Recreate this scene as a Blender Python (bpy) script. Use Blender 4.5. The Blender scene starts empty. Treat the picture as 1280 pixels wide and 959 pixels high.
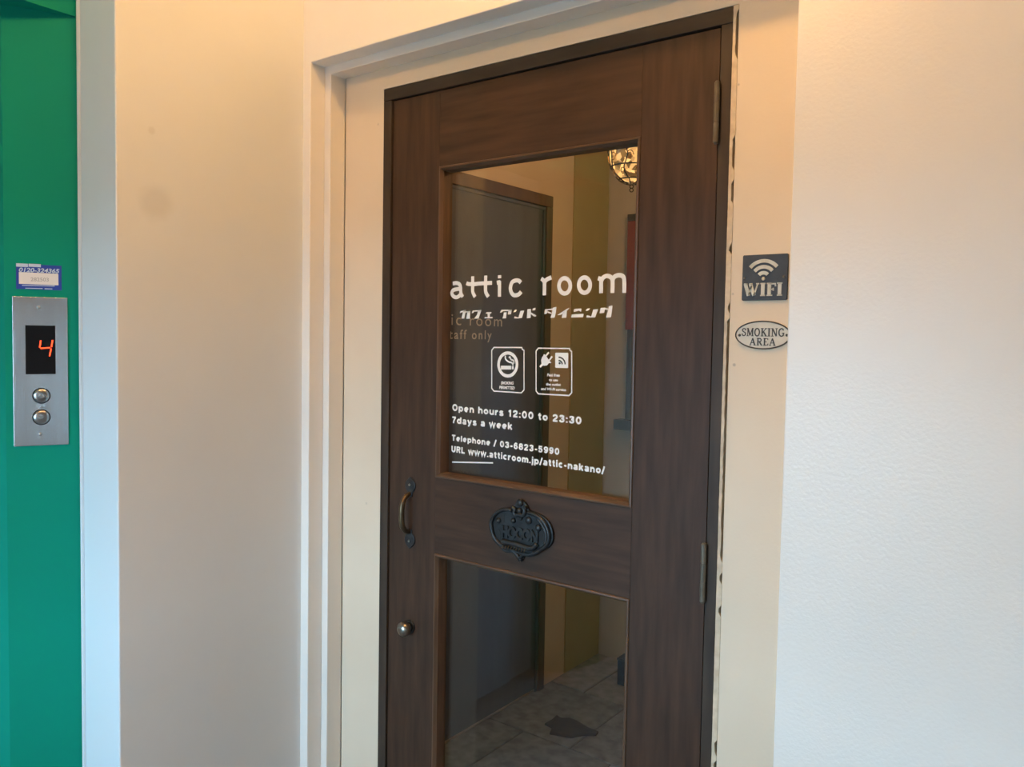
import bpy, bmesh, math, random
from mathutils import Vector, Matrix
random.seed(7)
PI = math.pi
S = bpy.context.scene
COL = S.collection

# ------------------------------------------------------------------ camera
F, CX, CY = 1008.19, 641.42, 468.95           # focal length and principal point for a 1280x959 frame
YAW, PITCH, ROLL = 0.641613, 0.0475968, -0.0172943
CAM = Vector((1.44952, -1.39783, 1.44676))
fw = Vector((-math.sin(YAW)*math.cos(PITCH), math.cos(YAW)*math.cos(PITCH), -math.sin(PITCH)))
r0 = Vector((math.cos(YAW), math.sin(YAW), 0)); d0 = fw.cross(r0)
RT = math.cos(ROLL)*r0 + math.sin(ROLL)*d0
DN = -math.sin(ROLL)*r0 + math.cos(ROLL)*d0
cam = bpy.data.cameras.new('camera'); co = bpy.data.objects.new('camera', cam); COL.objects.link(co)
co.matrix_world = Matrix((( RT.x, -DN.x, -fw.x, CAM.x), (RT.y, -DN.y, -fw.y, CAM.y), (RT.z, -DN.z, -fw.z, CAM.z), (0, 0, 0, 1)))
cam.sensor_fit = 'HORIZONTAL'; cam.sensor_width = 36; cam.lens = F*36/1280
cam.shift_x = (640-CX)/1280; cam.shift_y = (CY-479.5)/1280
cam.clip_start = 0.02; cam.clip_end = 500
S.camera = co

# ------------------------------------------------------------------ world, exposure
OX0, OX1, OZ0, OZ1, OY = -0.33, 0.80, 0.72, 1.64, -2.6      # the open side of the hall, behind the camera
SKY_STRENGTH = 18.5
LAMP_B = 330.0
FILL_SLOT = (2.7, 4.3, 1.14, 1.28)                                   # added unseen slot: cool fill and a bright band on the call panel
LAMP_STRENGTH = 345.0
w = bpy.data.worlds.new('sky'); S.world = w; w.use_nodes = True
bg = w.node_tree.nodes['Background']
bg.inputs[0].default_value = (0.44, 0.74, 1.0, 1); bg.inputs[1].default_value = SKY_STRENGTH
S.view_settings.view_transform = 'Standard'; S.view_settings.look = 'None'
S.view_settings.gamma = 1; S.view_settings.use_curve_mapping = False
S.view_settings.exposure = 0.17
S.cycles.max_bounces = 12; S.cycles.diffuse_bounces = 6; S.cycles.transparent_max_bounces = 12
pl = bpy.data.lights.new('daylight_portal', 'AREA'); pl.shape = 'RECTANGLE'; pl.size = OX1-OX0; pl.size_y = OZ1-OZ0
pl.cycles.is_portal = True
po = bpy.data.objects.new('daylight_portal', pl); COL.objects.link(po)
po.location = ((OX0+OX1)/2, OY-0.07, (OZ0+OZ1)/2); po.rotation_euler = (PI/2, 0, 0)
pl2 = bpy.data.lights.new('fill_slot_portal', 'AREA'); pl2.shape = 'RECTANGLE'; pl2.size = FILL_SLOT[1]-FILL_SLOT[0]; pl2.size_y = FILL_SLOT[3]-FILL_SLOT[2]
pl2.cycles.is_portal = True
po2 = bpy.data.objects.new('fill_slot_portal', pl2); COL.objects.link(po2)
po2.location = ((FILL_SLOT[0]+FILL_SLOT[1])/2, OY-0.07, (FILL_SLOT[2]+FILL_SLOT[3])/2); po2.rotation_euler = (PI/2, 0, 0)

# ------------------------------------------------------------------ plane intersection of a view ray
def ray(u, v):
    return fw + RT*((u-CX)/F) + DN*((v-CY)/F)
def onY(u, v, y):
    r = ray(u, v); return CAM + r*((y-CAM.y)/r.y)
def onX(u, v, x):
    r = ray(u, v); return CAM + r*((x-CAM.x)/r.x)
def onZ(u, v, z):
    r = ray(u, v); return CAM + r*((z-CAM.z)/r.z)

# ------------------------------------------------------------------ materials
def mat(name, col, rough=0.5, metal=0.0, col2=None, nscale=5.0, stretch=(1, 1, 1), bump=0.0, bscale=200.0,
        bstretch=(1, 1, 1), spec=0.5, emit=None, detail=6.0, aniso=0.0, contrast=(0.35, 0.65), bdist=0.001, coat=0.0):
    m = bpy.data.materials.new(name); m.use_nodes = True
    nt = m.node_tree; N = nt.nodes; L = nt.links; b = N['Principled BSDF']
    b.inputs['Base Color'].default_value = (*col, 1); b.inputs['Roughness'].default_value = rough
    b.inputs['Metallic'].default_value = metal; b.inputs['Specular IOR Level'].default_value = spec
    if aniso: b.inputs['Anisotropic'].default_value = aniso
    if coat: b.inputs['Coat Weight'].default_value = coat
    tc = N.new('ShaderNodeTexCoord')
    def noise(sc, st, det):
        mp = N.new('ShaderNodeMapping'); mp.inputs['Scale'].default_value = st; L.new(tc.outputs['Object'], mp.inputs[0])
        n = N.new('ShaderNodeTexNoise'); n.inputs['Scale'].default_value = sc; n.inputs['Detail'].default_value = det
        L.new(mp.outputs[0], n.inputs['Vector']); return n
    if col2 is not None:
        n = noise(nscale, stretch, detail); cr = N.new('ShaderNodeValToRGB')
        cr.color_ramp.elements[0].color = (*col, 1); cr.color_ramp.elements[1].color = (*col2, 1)
        cr.color_ramp.elements[0].position, cr.color_ramp.elements[1].position = contrast
        L.new(n.outputs['Fac'], cr.inputs[0]); L.new(cr.outputs[0], b.inputs['Base Color'])
    if bump:
        n = noise(bscale, bstretch, 3.0); bp = N.new('ShaderNodeBump'); bp.inputs['Strength'].default_value = bump
        bp.inputs['Distance'].default_value = bdist
        L.new(n.outputs['Fac'], bp.inputs['Height']); L.new(bp.outputs[0], b.inputs['Normal'])
    if emit:
        b.inputs['Emission Color'].default_value = (*emit[0], 1); b.inputs['Emission Strength'].default_value = emit[1]
    return m

def wall_mat(name, c1, c2, rough, bump, smudges=()):
    """matte paint, faint mottling, roller stipple; smudges are worn dirt marks (centre, radius, strength)"""
    m = mat(name, c1, rough, 0, c2, 2.2, bump=bump, bscale=170, bdist=0.0012, spec=0.5)
    nt = m.node_tree; N = nt.nodes; L = nt.links; b = N['Principled BSDF']
    if smudges:
        src = b.inputs['Base Color'].links[0].from_socket
        geo = N.new('ShaderNodeNewGeometry'); nz = N.new('ShaderNodeTexNoise'); nz.inputs['Scale'].default_value = 14
        L.new(geo.outputs['Position'], nz.inputs['Vector'])
        for (c, rad, st) in smudges:
            d = N.new('ShaderNodeVectorMath'); d.operation = 'DISTANCE'; d.inputs[1].default_value = c
            L.new(geo.outputs['Position'], d.inputs[0])
            a = N.new('ShaderNodeMath'); a.operation = 'MULTIPLY_ADD'; a.inputs[1].default_value = rad*0.9; L.new(nz.outputs['Fac'], a.inputs[0]); L.new(d.outputs['Value'], a.inputs[2])
            r = N.new('ShaderNodeMapRange'); r.inputs['From Min'].default_value = rad*0.85; r.inputs['From Max'].default_value = rad*1.75
            r.inputs['To Min'].default_value = st; r.inputs['To Max'].default_value = 0; r.interpolation_type = 'SMOOTHSTEP'
            L.new(a.outputs[0], r.inputs['Value'])
            mx = N.new('ShaderNodeMix'); mx.data_type = 'RGBA'; mx.inputs[7].default_value = (0.33, 0.30, 0.26, 1)
            L.new(r.outputs[0], mx.inputs[0]); L.new(src, mx.inputs[6]); src = mx.outputs[2]
        L.new(src, b.inputs['Base Color'])
    return m

M = {}
M['wall_left'] = wall_mat('left_wall_paint', (0.70, 0.725, 0.725), (0.74, 0.765, 0.765), 0.6, 0.05,
                          [((-0.1877, -0.476, 1.72), 0.040, 0.20), ((-0.1877, -0.485, 1.865), 0.008, 0.18)])
M['wall'] = wall_mat('white_wall_paint', (0.80, 0.77, 0.72), (0.84, 0.81, 0.76), 0.34, 0.34)
M['casing'] = wall_mat('casing_paint', (0.74, 0.71, 0.66), (0.78, 0.75, 0.70), 0.5, 0.06)
M['recess'] = wall_mat('recess_paint', (0.68, 0.58, 0.45), (0.74, 0.635, 0.50), 0.6, 0.2, [((0.9005, 0.0, 1.403), 0.0030, 0.7), ((0.894, 0.0, 1.53), 0.0025, 0.6), ((0.893, 0.0, 1.90), 0.0025, 0.6), ((-0.02, 0.0, 1.96), 0.003, 0.4), ((-0.05, 0.0, 1.02), 0.004, 0.3)])
M['plain'] = mat('hall_paint', (0.72, 0.70, 0.66), 0.6)
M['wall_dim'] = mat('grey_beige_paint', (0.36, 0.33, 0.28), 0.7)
M['ceil'] = mat('ceiling_paint', (0.75, 0.73, 0.69), 0.7)
M['floor'] = mat('hall_floor', (0.20, 0.20, 0.205), 0.7, col2=(0.25, 0.25, 0.255), nscale=30, spec=0.2)
M['ground'] = mat('asphalt', (0.16, 0.16, 0.165), 0.9)
M['caulk'] = mat('caulk', (0.66, 0.56, 0.42), 0.6, col2=(0.50, 0.40, 0.28), nscale=40)
M['green'] = mat('green_paint', (0.001, 0.225, 0.15), 0.6, col2=(0.001, 0.245, 0.165), nscale=3, spec=0.12)
M['strip'] = mat('strip_paint', (0.66, 0.70, 0.72), 0.5)
wood_a, wood_b = (0.026, 0.0135, 0.0080), (0.066, 0.034, 0.020)
M['wood_v'] = mat('dark_wood_upright', wood_a, 0.52, 0, wood_b, 9, (6, 6, 0.6), bump=0.25, bscale=40, bstretch=(8, 8, 0.7), contrast=(0.25, 0.75), bdist=0.0006, spec=0.28)
M['wood_h'] = mat('dark_wood_level', wood_a, 0.52, 0, wood_b, 9, (0.6, 6, 6), bump=0.25, bscale=40, bstretch=(0.7, 8, 8), contrast=(0.25, 0.75), bdist=0.0006, spec=0.28)
M['bead_v'] = mat('bead_wood_upright', (0.060, 0.031, 0.016), 0.4, 0, (0.125, 0.066, 0.034), 10, (8, 8, 0.8), contrast=(0.25, 0.75))
M['bead_h'] = mat('bead_wood_level', (0.060, 0.031, 0.016), 0.4, 0, (0.125, 0.066, 0.034), 10, (0.8, 8, 8), contrast=(0.25, 0.75))
M['frame_v'] = mat('frame_wood_upright', (0.026, 0.018, 0.013), 0.5, 0, (0.060, 0.044, 0.033), 7, (5, 5, 0.7), contrast=(0.25, 0.75), spec=0.25)
M['frame_h'] = mat('frame_wood_level', (0.026, 0.018, 0.013), 0.5, 0, (0.060, 0.044, 0.033), 7, (0.7, 5, 5), contrast=(0.25, 0.75), spec=0.25)
M['vinyl'] = mat('white_vinyl', (0.86, 0.84, 0.81), 0.5)
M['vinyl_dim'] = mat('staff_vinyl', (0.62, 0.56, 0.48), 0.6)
M['vinyl_dark'] = mat('dark_vinyl', (0.055, 0.045, 0.04), 0.6)
M['iron'] = mat('black_iron', (0.012, 0.014, 0.016), 0.38, 0.3, (0.028, 0.032, 0.036), 60, bump=0.3, bscale=300)
M['brass_dull'] = mat('worn_brass', (0.16, 0.11, 0.06), 0.4, 0.8, (0.10, 0.07, 0.04), 40)
M['nickel'] = mat('aged_nickel', (0.36, 0.33, 0.28), 0.3, 1.0, (0.24, 0.21, 0.18), 60)
M['hinge'] = mat('hinge_metal', (0.12, 0.105, 0.08), 0.45, 0.5, (0.16, 0.14, 0.11), 50)
M['steel'] = mat('brushed_steel', (0.50, 0.49, 0.48), 0.15, 1.0, bump=0.3, bscale=60, bstretch=(400, 1, 0.02), bdist=0.0004)
M['steel_btn'] = mat('button_steel', (0.42, 0.41, 0.40), 0.28, 1.0)
M['doorsteel'] = mat('elevator_steel', (0.36, 0.44, 0.55), 0.55, 0.0, spec=0.2)
M['black'] = mat('black_screen', (0.006, 0.006, 0.007), 0.45, spec=0.12)
M['dark'] = mat('dark_recess', (0.01, 0.01, 0.01), 0.7)
M['led'] = mat('red_led', (0.3, 0.02, 0.005), 0.5, emit=((1.0, 0.055, 0.012), 3.2))
M['blue'] = mat('sticker_blue', (0.012, 0.05, 0.34), 0.45)
M['paper'] = mat('sticker_white', (0.75, 0.72, 0.70), 0.5)
M['paper_blue'] = mat('sticker_pale_blue', (0.50, 0.60, 0.75), 0.5)
M['grey_print'] = mat('sticker_grey_print', (0.42, 0.41, 0.40), 0.6)
M['navy_print'] = mat('sticker_navy_print', (0.06, 0.07, 0.16), 0.6)
M['signdark'] = mat('sign_slate', (0.030, 0.036, 0.046), 0.55, 0.2, (0.045, 0.052, 0.064), 40, bump=0.3, bscale=400)
M['signpale'] = mat('sign_pale', (0.60, 0.57, 0.48), 0.5, 0.1, (0.42, 0.38, 0.27), 55, contrast=(0.45, 0.75))
M['oval'] = mat('oval_cream', (0.62, 0.60, 0.53), 0.55, 0, (0.55, 0.52, 0.45), 40)
M['ovaldark'] = mat('oval_dark', (0.035, 0.030, 0.026), 0.5)
M['amber'] = mat('amber_glass', (0.5, 0.25, 0.06), 0.3, emit=((1.0, 0.52, 0.17), 1.0))
M['gold'] = mat('gilded_metal', (0.95, 0.58, 0.22), 0.25, 1.0)
M['int_wall'] = mat('room_wall', (0.62, 0.50, 0.37), 0.7, 0, (0.67, 0.55, 0.41), 4, bump=0.2, bscale=60)
M['int_corner_shade'] = mat('olive_corner_shade', (0.40, 0.31, 0.155), 0.7, 0, (0.44, 0.345, 0.18), 4)  # olive stands for corner shade and a green reflection on the tan wall
M['int_end'] = mat('room_end_wall', (0.46, 0.42, 0.36), 0.7, 0, (0.50, 0.46, 0.40), 4)
M['int_ceil'] = mat('room_ceiling', (0.40, 0.38, 0.30), 0.8)
M['staff'] = mat('staff_door_grey', (0.072, 0.080, 0.098), 0.5, 0, (0.085, 0.095, 0.115), 6, (4, 4, 0.5))
M['staffframe'] = mat('staff_frame_brown', (0.10, 0.062, 0.038), 0.5, 0, (0.14, 0.088, 0.055), 8, (4, 4, 0.6))
M['slab'] = mat('stone_slab', (0.11, 0.112, 0.11), 0.7, 0, (0.20, 0.20, 0.195), 22, bump=0.3, bscale=80)
M['slab2'] = mat('stone_slab_pale', (0.17, 0.17, 0.165), 0.7, 0, (0.26, 0.255, 0.245), 22, bump=0.3, bscale=80)
M['joint'] = mat('slab_joint', (0.09, 0.085, 0.08), 0.9)
M['hide'] = mat('brown_hide', (0.018, 0.011, 0.008), 0.9, 0, (0.035, 0.020, 0.013), 60)
M['red'] = mat('banner_red', (0.20, 0.015, 0.012), 0.6)
M['bulb'] = mat('warm_bulb', (1, 0.8, 0.5), 0.5, emit=((1.0, 0.53, 0.165), LAMP_STRENGTH))
M['bulb_b'] = mat('warm_bulb_rear', (1, 0.8, 0.5), 0.5, emit=((1.0, 0.53, 0.165), LAMP_B))
M['bulb_room'] = mat('room_bulb', (1, 0.8, 0.5), 0.5, emit=((1.0, 0.54, 0.22), 280.0))
M['whitemetal'] = mat('lamp_white', (0.7, 0.7, 0.68), 0.4)

def amber_nodes():
    m = M['amber']; nt = m.node_tree; N = nt.nodes; L = nt.links; b = N['Principled BSDF']      # mottled coloured glass lit from inside
    tc = N.new('ShaderNodeTexCoord'); v = N.new('ShaderNodeTexVoronoi'); v.inputs['Scale'].default_value = 62
    L.new(tc.outputs['Object'], v.inputs['Vector']); r = N.new('ShaderNodeSeparateColor'); L.new(v.outputs['Color'], r.inputs[0])
    mr = N.new('ShaderNodeMapRange'); mr.inputs['From Min'].default_value = 0.25; mr.inputs['From Max'].default_value = 0.75; mr.inputs['To Min'].default_value = 0.08; mr.inputs['To Max'].default_value = 1.5
    L.new(r.outputs[0], mr.inputs['Value']); L.new(mr.outputs[0], b.inputs['Emission Strength'])
amber_nodes()
def glass_mat():
    m = bpy.data.materials.new('clear_glass'); m.use_nodes = True; nt = m.node_tree; N = nt.nodes; L = nt.links
    N.remove(N['Principled BSDF'])
    t = N.new('ShaderNodeBsdfTransparent'); t.inputs[0].default_value = (0.93, 0.95, 0.94, 1)
    g = N.new('ShaderNodeBsdfGlossy'); g.inputs['Roughness'].default_value = 0.0; g.inputs[0].default_value = (1, 1, 1, 1)
    ge = N.new('ShaderNodeNewGeometry')            # Schlick reflectance, the same on both faces of the pane
    dt = N.new('ShaderNodeVectorMath'); dt.operation = 'DOT_PRODUCT'; L.new(ge.outputs['Normal'], dt.inputs[0]); L.new(ge.outputs['Incoming'], dt.inputs[1])
    def mth(op, a_, b_=None):
        n_ = N.new('ShaderNodeMath'); n_.operation = op
        for i_, v_ in enumerate((a_, b_)):
            if v_ is None: continue
            if hasattr(v_, 'is_linked'): L.new(v_, n_.inputs[i_])
            else: n_.inputs[i_].default_value = v_
        return n_.outputs[0]
    f = mth('ADD', mth('MULTIPLY', mth('POWER', mth('SUBTRACT', 1.0, mth('ABSOLUTE', dt.outputs['Value'])), 5.0), 0.96), 0.043)
    mx = N.new('ShaderNodeMixShader'); L.new(f, mx.inputs[0]); L.new(t.outputs[0], mx.inputs[1]); L.new(g.outputs[0], mx.inputs[2])
    L.new(mx.outputs[0], N['Material Output'].inputs[0]); return m
M['glass'] = glass_mat()

# ------------------------------------------------------------------ mesh helpers
def link(name, me, m, parent=None):
    o = bpy.data.objects.new(name, me); COL.objects.link(o)
    if m is not None: me.materials.append(M[m] if isinstance(m, str) else m)
    if parent is not None: o.parent = parent
    return o
def from_bm(name, bm, m, parent=None, smooth=False):
    bmesh.ops.recalc_face_normals(bm, faces=bm.faces)
    me = bpy.data.meshes.new(name); bm.to_mesh(me); bm.free()
    if smooth: me.polygons.foreach_set('use_smooth', [True]*len(me.polygons))
    return link(name, me, m, parent)
def empty(name, loc=(0, 0, 0), rz=0):
    o = bpy.data.objects.new(name, None); COL.objects.link(o); o.location = loc; o.rotation_euler = (0, 0, rz)
    o.empty_display_size = 0.05; return o
def tag(o, label, cat=None, group=None, kind=None):
    o['label'] = label
    if cat: o['category'] = cat
    if group: o['group'] = group
    if kind: o['kind'] = kind
    return o
def structure(o, label=None):
    o['kind'] = 'structure'
    if label: o['label'] = label
    return o
def bevel(o, wd, seg=2):
    b = o.modifiers.new('bevel', 'BEVEL'); b.width = wd; b.segments = seg; b.limit_method = 'ANGLE'; b.angle_limit = math.radians(35)
    return o
def add_box(bm, x0, x1, y0, y1, z0, z1):
    vs = [bm.verts.new((x, y, z)) for x in (x0, x1) for y in (y0, y1) for z in (z0, z1)]
    for f in ((0, 1, 3, 2), (4, 6, 7, 5), (0, 4, 5, 1), (2, 3, 7, 6), (0, 2, 6, 4), (1, 5, 7, 3)):
        bm.faces.new([vs[i] for i in f])
def box(name, x0, x1, y0, y1, z0, z1, m, parent=None, bv=0):
    bm = bmesh.new(); add_box(bm, x0, x1, y0, y1, z0, z1); o = from_bm(name, bm, m, parent)
    if bv: bevel(o, bv)
    return o
def prism_y(bm, pts, y0, y1):
    """polygon of (x, z) extruded from y0 to y1"""
    a = [bm.verts.new((x, y0, z)) for x, z in pts]; b = [bm.verts.new((x, y1, z)) for x, z in pts]
    bm.faces.new(a); bm.faces.new(b[::-1]); n = len(pts)
    for i in range(n): bm.faces.new((a[i], a[(i+1) % n], b[(i+1) % n], b[i]))
def prism_z(bm, pts, z0, z1):
    a = [bm.verts.new((x, y, z0)) for x, y in pts]; b = [bm.verts.new((x, y, z1)) for x, y in pts]
    bm.faces.new(a); bm.faces.new(b[::-1]); n = len(pts)
    for i in range(n): bm.faces.new((a[i], a[(i+1) % n], b[(i+1) % n], b[i]))
def polyY(name, pts, y0, y1, m, parent=None, bv=0):
    bm = bmesh.new(); prism_y(bm, pts, y0, y1); o = from_bm(name, bm, m, parent)
    if bv: bevel(o, bv)
    return o
def tube(bm, pts, r, n=10, closed=False, caps=True):
    pts = [Vector(p) for p in pts]; k = len(pts); rings = []
    rr = r if isinstance(r, (list, tuple)) else [r]*k
    up = None
    for i, p in enumerate(pts):
        if closed: t = pts[(i+1) % k]-pts[i-1]
        else: t = pts[min(i+1, k-1)]-pts[max(i-1, 0)]
        t.normalize()
        if up is None: up = t.orthogonal().normalized()
        up = (up - t*up.dot(t)).normalized(); s = t.cross(up)
        rings.append([bm.verts.new(p + (up*math.cos(a)+s*math.sin(a))*rr[i]) for a in (2*PI*j/n for j in range(n))])
    for i in range(k if closed else k-1):
        A, B = rings[i], rings[(i+1) % k]
        for j in range(n): bm.faces.new((A[j], A[(j+1) % n], B[(j+1) % n], B[j]))
    if not closed and caps:
        bm.faces.new(rings[0][::-1]); bm.faces.new(rings[-1])
def lathe(bm, prof, c, axis='y', n=24):
    """profile of (radius, height along axis)"""
    rings = []
    for r, h in prof:
        ring = []
        for j in range(n):
            a = 2*PI*j/n; u, v = r*math.cos(a), r*math.sin(a)
            p = {'y': (c[0]+u, c[1]+h, c[2]+v), 'z': (c[0]+u, c[1]+v, c[2]+h), 'x': (c[0]+h, c[1]+u, c[2]+v)}[axis]
            ring.append(bm.verts.new(p))
        rings.append(ring)
    for A, B in zip(rings, rings[1:]):
        for j in range(n): bm.faces.new((A[j], A[(j+1) % n], B[(j+1) % n], B[j]))
    bm.faces.new(rings[0][::-1]); bm.faces.new(rings[-1])
def stroke(bm, pts, hw, y, th, closed=False, taper=None):
    """flat band along (x, z) points, half width hw, lying at y with thickness th toward the viewer"""
    P = [Vector((a, b)) for a, b in pts]; k = len(P); Lf, Rt = [], []
    for i in range(k):
        if closed: d1, d2 = P[i]-P[i-1], P[(i+1) % k]-P[i]
        else: d1 = P[i]-P[i-1] if i else P[1]-P[0]; d2 = P[i+1]-P[i] if i < k-1 else d1
        d1 = d1.normalized(); d2 = d2.normalized(); t = (d1+d2)
        t = t.normalized() if t.length > 1e-6 else d1
        nrm = Vector((-t.y, t.x)); c = max(0.5, nrm.dot(Vector((-d1.y, d1.x)))); h = hw[i] if isinstance(hw, (list, tuple)) else hw
        Lf.append(P[i]+nrm*h/c); Rt.append(P[i]-nrm*h/c)
    vs = []
    for i in range(k):
        vs.append([bm.verts.new((q.x, yy, q.y)) for q, yy in ((Lf[i], y-th), (Rt[i], y-th), (Rt[i], y), (Lf[i], y))])
    for i in range(k if closed else k-1):
        A, B = vs[i], vs[(i+1) % k]
        for j in range(4): bm.faces.new((A[j], A[(j+1) % 4], B[(j+1) % 4], B[j]))
    if not closed: bm.faces.new(vs[0][::-1]); bm.faces.new(vs[-1])
def arc(cx, cz, rx, rz, a0, a1, n=16):
    return [(cx+rx*math.cos(math.radians(a0+(a1-a0)*i/n)), cz+rz*math.sin(math.radians(a0+(a1-a0)*i/n))) for i in range(n+1)]
def smooth_pts(pts, n=6, closed=False):
    """Catmull-Rom through the points"""
    P = [Vector(p) for p in pts]; k = len(P); out = []
    for i in range(k if closed else k-1):
        g = (lambda j: P[j % k]) if closed else (lambda j: P[min(max(j, 0), k-1)])
        a, b, c, d = g(i-1), g(i), g(i+1), g(i+2)
        for s in range(n):
            t = s/n
            out.append(0.5*((2*b)+(c-a)*t+(2*a-5*b+4*c-d)*t*t+(3*b-a-3*c+d)*t**3))
    if not closed: out.append(P[-1])
    return [tuple(p) for p in out]
def text_mesh(body, bold=0.0, space=1.0, depth=0.0):
    cu = bpy.data.curves.new('text', 'FONT'); cu.body = body; cu.size = 1; cu.offset = bold; cu.space_character = space
    cu.resolution_u = 4; cu.extrude = depth
    o = bpy.data.objects.new('text', cu); COL.objects.link(o)
    dg = bpy.context.evaluated_depsgraph_get(); dg.update()
    me = bpy.data.meshes.new_from_object(o.evaluated_get(dg))
    bpy.data.objects.remove(o); bpy.data.curves.remove(cu); return me
CAP = 0.729
def text_on(name, body, p0, p1, cap, y, m, parent=None, bold=0.0, space=1.0, th=0.0003, shear=0.0):
    """lettering in the (x, z) plane at y: starts at p0, ends at p1 on the base line, cap height in metres"""
    me = text_mesh(body, bold, space, 0.5)
    xs = [v.co.x for v in me.vertices]; x0, x1 = min(xs), max(xs)
    a = Vector(p0); b = Vector(p1); d = b-a
    for v in me.vertices:
        s = (v.co.x-x0)/(x1-x0); h = v.co.y/CAP*cap; q = a+d*s
        v.co = (q.x+shear*h, y-th*(0.5+v.co.z), q.y+h)
    me.update(); bm = bmesh.new(); bm.from_mesh(me); bpy.data.meshes.remove(me)
    return from_bm(name, bm, m, parent)
def XZ(p): return (p.x, p.z)

# ================================================================== THE HALL
Y1, Y2 = -0.0933, -0.048           # front of the wall, front of the inner casing step
XL, XG, YS = -0.1877, -0.3432, -0.5616
XR = 1.024
H = 2.75
structure(box('floor', -0.9, 5.0, OY-0.15, 0.12, -0.12, 0.0, 'floor'), 'grey hall floor in front of the door')
structure(box('ceiling', -0.9, 5.0, OY-0.15, 0.12, H, H+0.12, 'ceil'), 'white hall ceiling above the door')
structure(box('ground', -150, 150, -300, -3.4, -11.3, -11.0, 'ground'), 'asphalt ground far below the open side')
# left wall block: its side faces the door recess, its end is the pale blue strip beside the lift
o = structure(box('wall_left', XG-0.02, XL, YS, 0.10, 0, H, 'wall_left'), 'plain beige left wall with a round grey smudge')
bevel(o, 0.003, 3); o.data.materials.append(M['strip'])
for p in o.data.polygons:
    if p.normal.y < -0.5: p.material_index = 1
def arch(name, xa, xb, zt, y0, y1, m, bv, x0=XL-0.01, x1=5.0):
    xs, zs = (x0, xa, xb, x1), (0, zt, H); bm = bmesh.new(); V = {}
    for i, x in enumerate(xs):
        for j, z_ in enumerate(zs):
            for k, y in enumerate((y0, y1)): V[i, j, k] = bm.verts.new((x, y, z_))
    cells = [(0, 0), (2, 0), (0, 1), (1, 1), (2, 1)]
    for i, j in cells:
        for k in (0, 1): bm.faces.new((V[i, j, k], V[i+1, j, k], V[i+1, j+1, k], V[i, j+1, k]))
        for (a, b), nb in ((((i, j), (i+1, j)), (i, j-1)), (((i, j+1), (i+1, j+1)), (i, j+1)), (((i, j), (i, j+1)), (i-1, j)), (((i+1, j), (i+1, j+1)), (i+1, j))):
            if nb not in cells: bm.faces.new((V[a[0], a[1], 0], V[b[0], b[1], 0], V[b[0], b[1], 1], V[a[0], a[1], 1]))
    o = from_bm(name, bm, m)
    if bv: bevel(o, bv, 3)
    return o
structure(arch('wall_back', -0.1603, XR, 2.109, Y1, Y2, 'wall', 0.0025), 'white stippled wall around the door recess')
structure(arch('trim_1', -0.139, XR+0.001, 2.0893, Y2, 0.0, 'casing', 0.002), 'stepped white casing inside the recess')
structure(arch('wall_recess', -0.0008, 0.8895, 2.0408, 0.0, 0.12, 'recess', 0.0008, x0=-0.1375), 'cream plaster strip around the dark door frame')
structure(box('wall_right', 4.9, 5.0, OY-0.15, Y1, 0, H, 'plain'), 'far end wall of the hall')
# open side behind the camera: parapet, beam and the two wall pieces beside it
structure(box('wall_front', -0.9, 5.0, OY-0.15, OY, 0, OZ0, 'plain'), 'parapet of the open side of the hall')
structure(box('wall_beam', -0.9, 5.0, OY-0.15, OY, OZ1, H, 'plain'), 'beam above the open side of the hall')
bm = bmesh.new()
for x0_, x1_, z0_, z1_ in ((OX1, FILL_SLOT[0], OZ0, OZ1), (FILL_SLOT[1], 5.0, OZ0, OZ1), (FILL_SLOT[0], FILL_SLOT[1], OZ0, FILL_SLOT[2]), (FILL_SLOT[0], FILL_SLOT[1], FILL_SLOT[3], OZ1)): add_box(bm, x0_, x1_, OY-0.15, OY, z0_, z1_)
structure(from_bm('wall_pier', bm, 'plain'), 'wall with an added long slot for cool fill light beside the open side of the hall')
structure(box('wall_pier', -0.9, OX0, OY-0.15, OY, OZ0, OZ1, 'plain'), 'narrow wall beside the open side of the hall')
# ---------------- lift
JX, JY = -0.4022, -0.6867
EL = (-0.50, -0.71)
NY1, NY2, NYS = -1.37, -1.43, -1.62
g = empty('trim_2', (XG, YS, 0)); structure(g, 'green painted lift surround with splayed jambs')
def green_part(name, pts, z0, z1):
    bm = bmesh.new(); prism_z(bm, [(x-XG, y-YS) for x, y in pts], z0, z1); return from_bm(name, bm, 'green', g)
green_part('jamb', [(XG, YS), (JX, JY), (EL[0], EL[1]), (EL[0]-0.1, EL[1]), (EL[0]-0.1, YS)], 0, 2.1065)
green_part('jamb', [(XG, NYS), (XG-0.26, NYS), (XG-0.26, NY1), (EL[0], NY1), (JX, NY2)], 0, 2.1065)
green_part('lintel', [(XG+0.0012, YS-0.0005), (XG+0.0012, NYS), (XG-0.30, NYS), (XG-0.30, YS-0.0005)], 2.1065, H)
d3 = empty('door_3', (EL[0]-0.03, NY1, 0)); structure(d3, 'brushed steel lift door in two leaves')
for a, b, dx in ((0.0, 0.17, 0.012), (0.165, 0.66, 0.0)):
    box('leaf', -0.03-dx, 0.0-dx, a, b, 0.0, 2.12, 'doorsteel', d3, 0.002)
structure(box('wall_lift', XG-0.3, XG, OY, NYS, 0, H, 'wall_dim'), 'white wall on the near side of the lift')
bm = bmesh.new(); prism_z(bm, [(XG+0.0014, YS-0.0005), (XG+0.0014, YS-0.003), (XG+0.004, YS-0.0052), (XG+0.0085, YS-0.0045), (XG+0.0105, YS-0.0005)], 0, H)
structure(from_bm('trim_3', bm, 'strip', None), 'thin white bead between the green lift surround and the wall end')

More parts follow.
